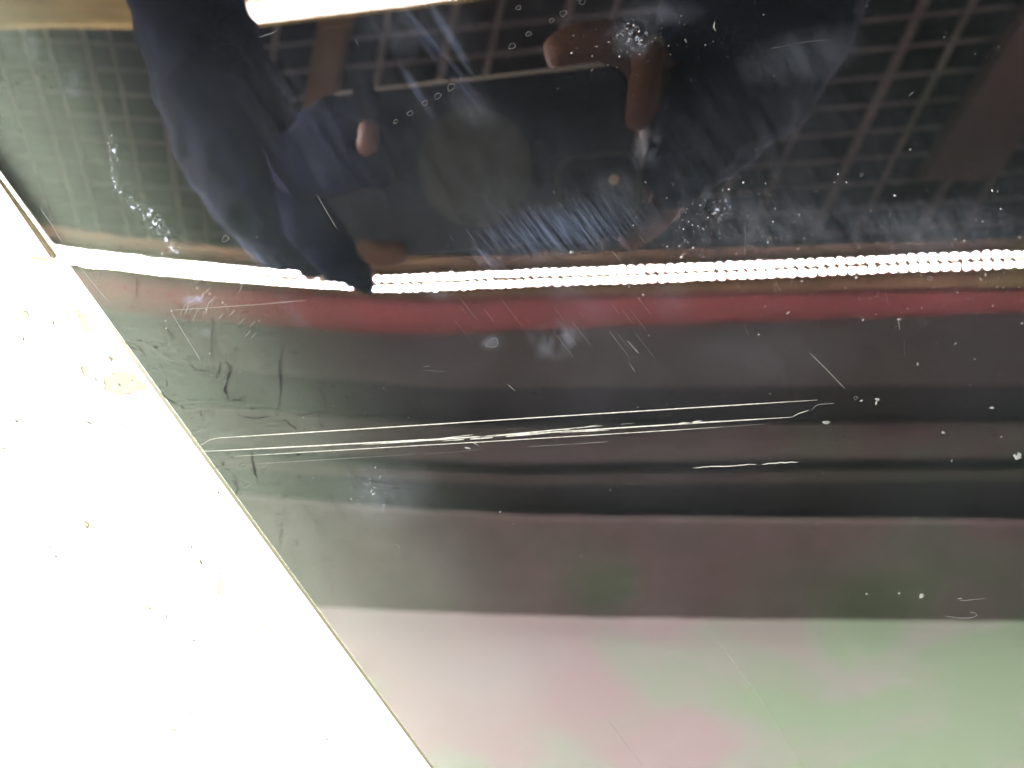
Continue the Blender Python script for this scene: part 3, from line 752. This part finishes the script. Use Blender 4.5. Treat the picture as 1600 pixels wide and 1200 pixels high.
for (ox, oy, rr, m, nm) in ((0, 0, 0.0062, 'lens', 'lens'), (0.0165, 0.0015, 0.0026, 'flash', 'flash'), (0.010, -0.007, 0.0055, 'lens', 'lens')):
    o = plate(nm, [(lx + ox + rr * math.cos(k / 20 * 6.2832), ly + oy + rr * math.sin(k / 20 * 6.2832)) for k in range(20)], [(ZP - 0.0024, 0.0006), (ZP - 0.0012, 0)], M[m], phone)

def skinned(name, chains, m, parent, sub=2, root=0, crumple=0.0):
    """chains: lists of (point, radius); first point of a later chain may be the index of an earlier vertex"""
    verts, edges, rad = [], [], []
    for ch in chains:
        prev = None
        for it in ch:
            if isinstance(it, int): prev = it; continue
            verts.append(it[0]); rad.append(it[1]); idx = len(verts) - 1
            if prev is not None: edges.append((prev, idx))
            prev = idx
    me = bpy.data.meshes.new(name); me.from_pydata([tuple(v) for v in verts], edges, [])
    o = bpy.data.objects.new(name, me); COL.objects.link(o)
    sk = o.modifiers.new('s', 'SKIN'); sk.use_smooth_shade = True
    for i, r in enumerate(rad):
        r2 = r if isinstance(r, tuple) else (r, r); me.skin_vertices[0].data[i].radius = r2
        me.skin_vertices[0].data[i].use_root = (i == root)
    sb = o.modifiers.new('d', 'SUBSURF'); sb.levels = sub; sb.render_levels = sub
    dg = bpy.context.evaluated_depsgraph_get()
    me2 = bpy.data.meshes.new_from_object(o.evaluated_get(dg)); me2.name = name
    if crumple:
        me2.update(); nr = [v.normal.copy() for v in me2.vertices]
        for v, n_ in zip(me2.vertices, nr):
            v.co += n_ * (crumple * noise.noise(v.co * 55) + 0.6 * crumple * noise.noise(v.co * 130))
    bpy.data.objects.remove(o); me2.materials.clear(); me2.materials.append(m)
    o = bpy.data.objects.new(name, me2); COL.objects.link(o)
    keep(o, parent); return o

per = empty('person', (0.05, 0.50, 0.0))
tag(per, 'person in a navy sweater leaning over the glass holding a phone, seen as a reflection', 'person')
def mp(px, py, z, rpx):            # joint from its place in the mirror image
    return (mir(px, py, z), rpx * (z + CAM_H) / FPX)
V = Vector
# sweater: torso, shoulders and both sleeves in one surface
chains = [
    [(V((0.06, 0.62, 0.10)), 0.15), (V((0.06, 0.62, 0.32)), 0.16), (V((0.06, 0.58, 0.52)), 0.155), (V((0.06, 0.53, 0.64)), 0.10), (V((0.06, 0.50, 0.70)), 0.062)],
    [2, (V((-0.12, 0.53, 0.57)), 0.085), (V((-0.24, 0.40, 0.47)), 0.066), mp(240, -110, 0.36, 98), mp(284, 30, 0.32, 102), mp(316, 150, 0.28, 120), mp(368, 262, 0.245, 138), mp(440, 345, 0.222, 116), mp(520, 408, 0.212, 52)],
    [2, (V((0.26, 0.53, 0.57)), 0.085), (V((0.33, 0.36, 0.47)), 0.07), mp(1215, -130, 0.34, 150), mp(1185, 0, 0.29, 155), mp(1160, 95, 0.25, 135), mp(1105, 190, 0.215, 92), mp(1062, 262, 0.196, 58), mp(1038, 318, 0.190, 36)],
]
skinned('sweater', chains, M['sleeve'], per, 4, crumple=0.0045)
# left hand: sleeve pulled over the palm, fingers round the phone's end
skinned('sleeve_end', [[mp(455, 290, 0.215, 70), mp(520, 225, 0.188, 60), mp(525, 175, 0.182, 44), mp(520, 150, 0.180, 24)], [1, mp(585, 262, 0.180, 40), mp(608, 282, 0.178, 24)],
                       [1, mp(575, 165, 0.181, 30), mp(594, 172, 0.180, 16)], [0, mp(505, 375, 0.200, 62), mp(548, 425, 0.196, 36), mp(578, 460, 0.195, 14)]], M['sleeve'], per, 3, crumple=0.003)
skinned('hand', [[mp(470, 300, 0.232, 50), mp(540, 280, 0.222, 50)],
                 [1, mp(566, 262, 0.190, 20), mp(574, 225, 0.1715, 19), mp(578, 185, 0.1690, 15)],       # index, across the phone's back
                 [1, mp(552, 360, 0.202, 26), mp(590, 400, 0.1945, 25), mp(640, 390, 0.193, 17)],          # thumb
                 [1, mp(570, 180, 0.222, 24), mp(630, 165, 0.216, 22), mp(680, 172, 0.212, 18)],
                 [1, mp(575, 230, 0.225, 24), mp(640, 225, 0.219, 22), mp(690, 230, 0.214, 18)],
                 [1, mp(570, 300, 0.225, 22), mp(630, 300, 0.219, 20), mp(672, 300, 0.214, 16)]], M['skin'], per, 2)
skinned('hand', [[mp(1060, 235, 0.222, 45), mp(1025, 150, 0.222, 46)],
                 [1, mp(1014, 78, 0.206, 25), mp(1006, 140, 0.1905, 26), mp(992, 205, 0.184, 19)],         # index finger on the phone's back
                 [1, mp(985, 70, 0.214, 34), mp(920, 62, 0.207, 36), mp(850, 92, 0.205, 26)],              # folded finger over the top edge
                 [1, mp(1000, 120, 0.224, 28), mp(930, 120, 0.217, 26), mp(880, 135, 0.212, 20)],
                 [0, mp(1040, 330, 0.214, 26), mp(1010, 352, 0.206, 25), mp(972, 384, 0.203, 18)],         # thumb along the lower edge
                 [0, mp(1012, 270, 0.214, 18), mp(1008, 300, 0.205, 15)]], M['skin'], per, 2)
skinned('pale_piece', [[mp(1036, 62, 0.226, 13), mp(1010, 82, 0.224, 16), mp(966, 102, 0.222, 7)]], M['pale_piece'], per, 1)  # short cream piece beside the index finger
# head, out of frame above the arms
hd = skinned('head', [[(V((0.06, 0.50, 0.70)), 0.055), (V((0.06, 0.47, 0.77)), 0.05), (V((0.06, 0.42, 0.83)), (0.078, 0.085)), (V((0.06, 0.40, 0.90)), (0.076, 0.09)), (V((0.06, 0.42, 0.96)), (0.05, 0.06))],
                      [2, (V((0.06, 0.32, 0.84)), 0.012)], [2, (V((-0.02, 0.43, 0.85)), 0.014)], [2, (V((0.14, 0.43, 0.85)), 0.014)]], M['skin'], per)
skinned('hair', [[(V((0.06, 0.50, 0.86)), 0.05), (V((0.06, 0.46, 0.93)), 0.085), (V((0.06, 0.40, 0.975)), 0.062)]], M['hair'], hd.parent)
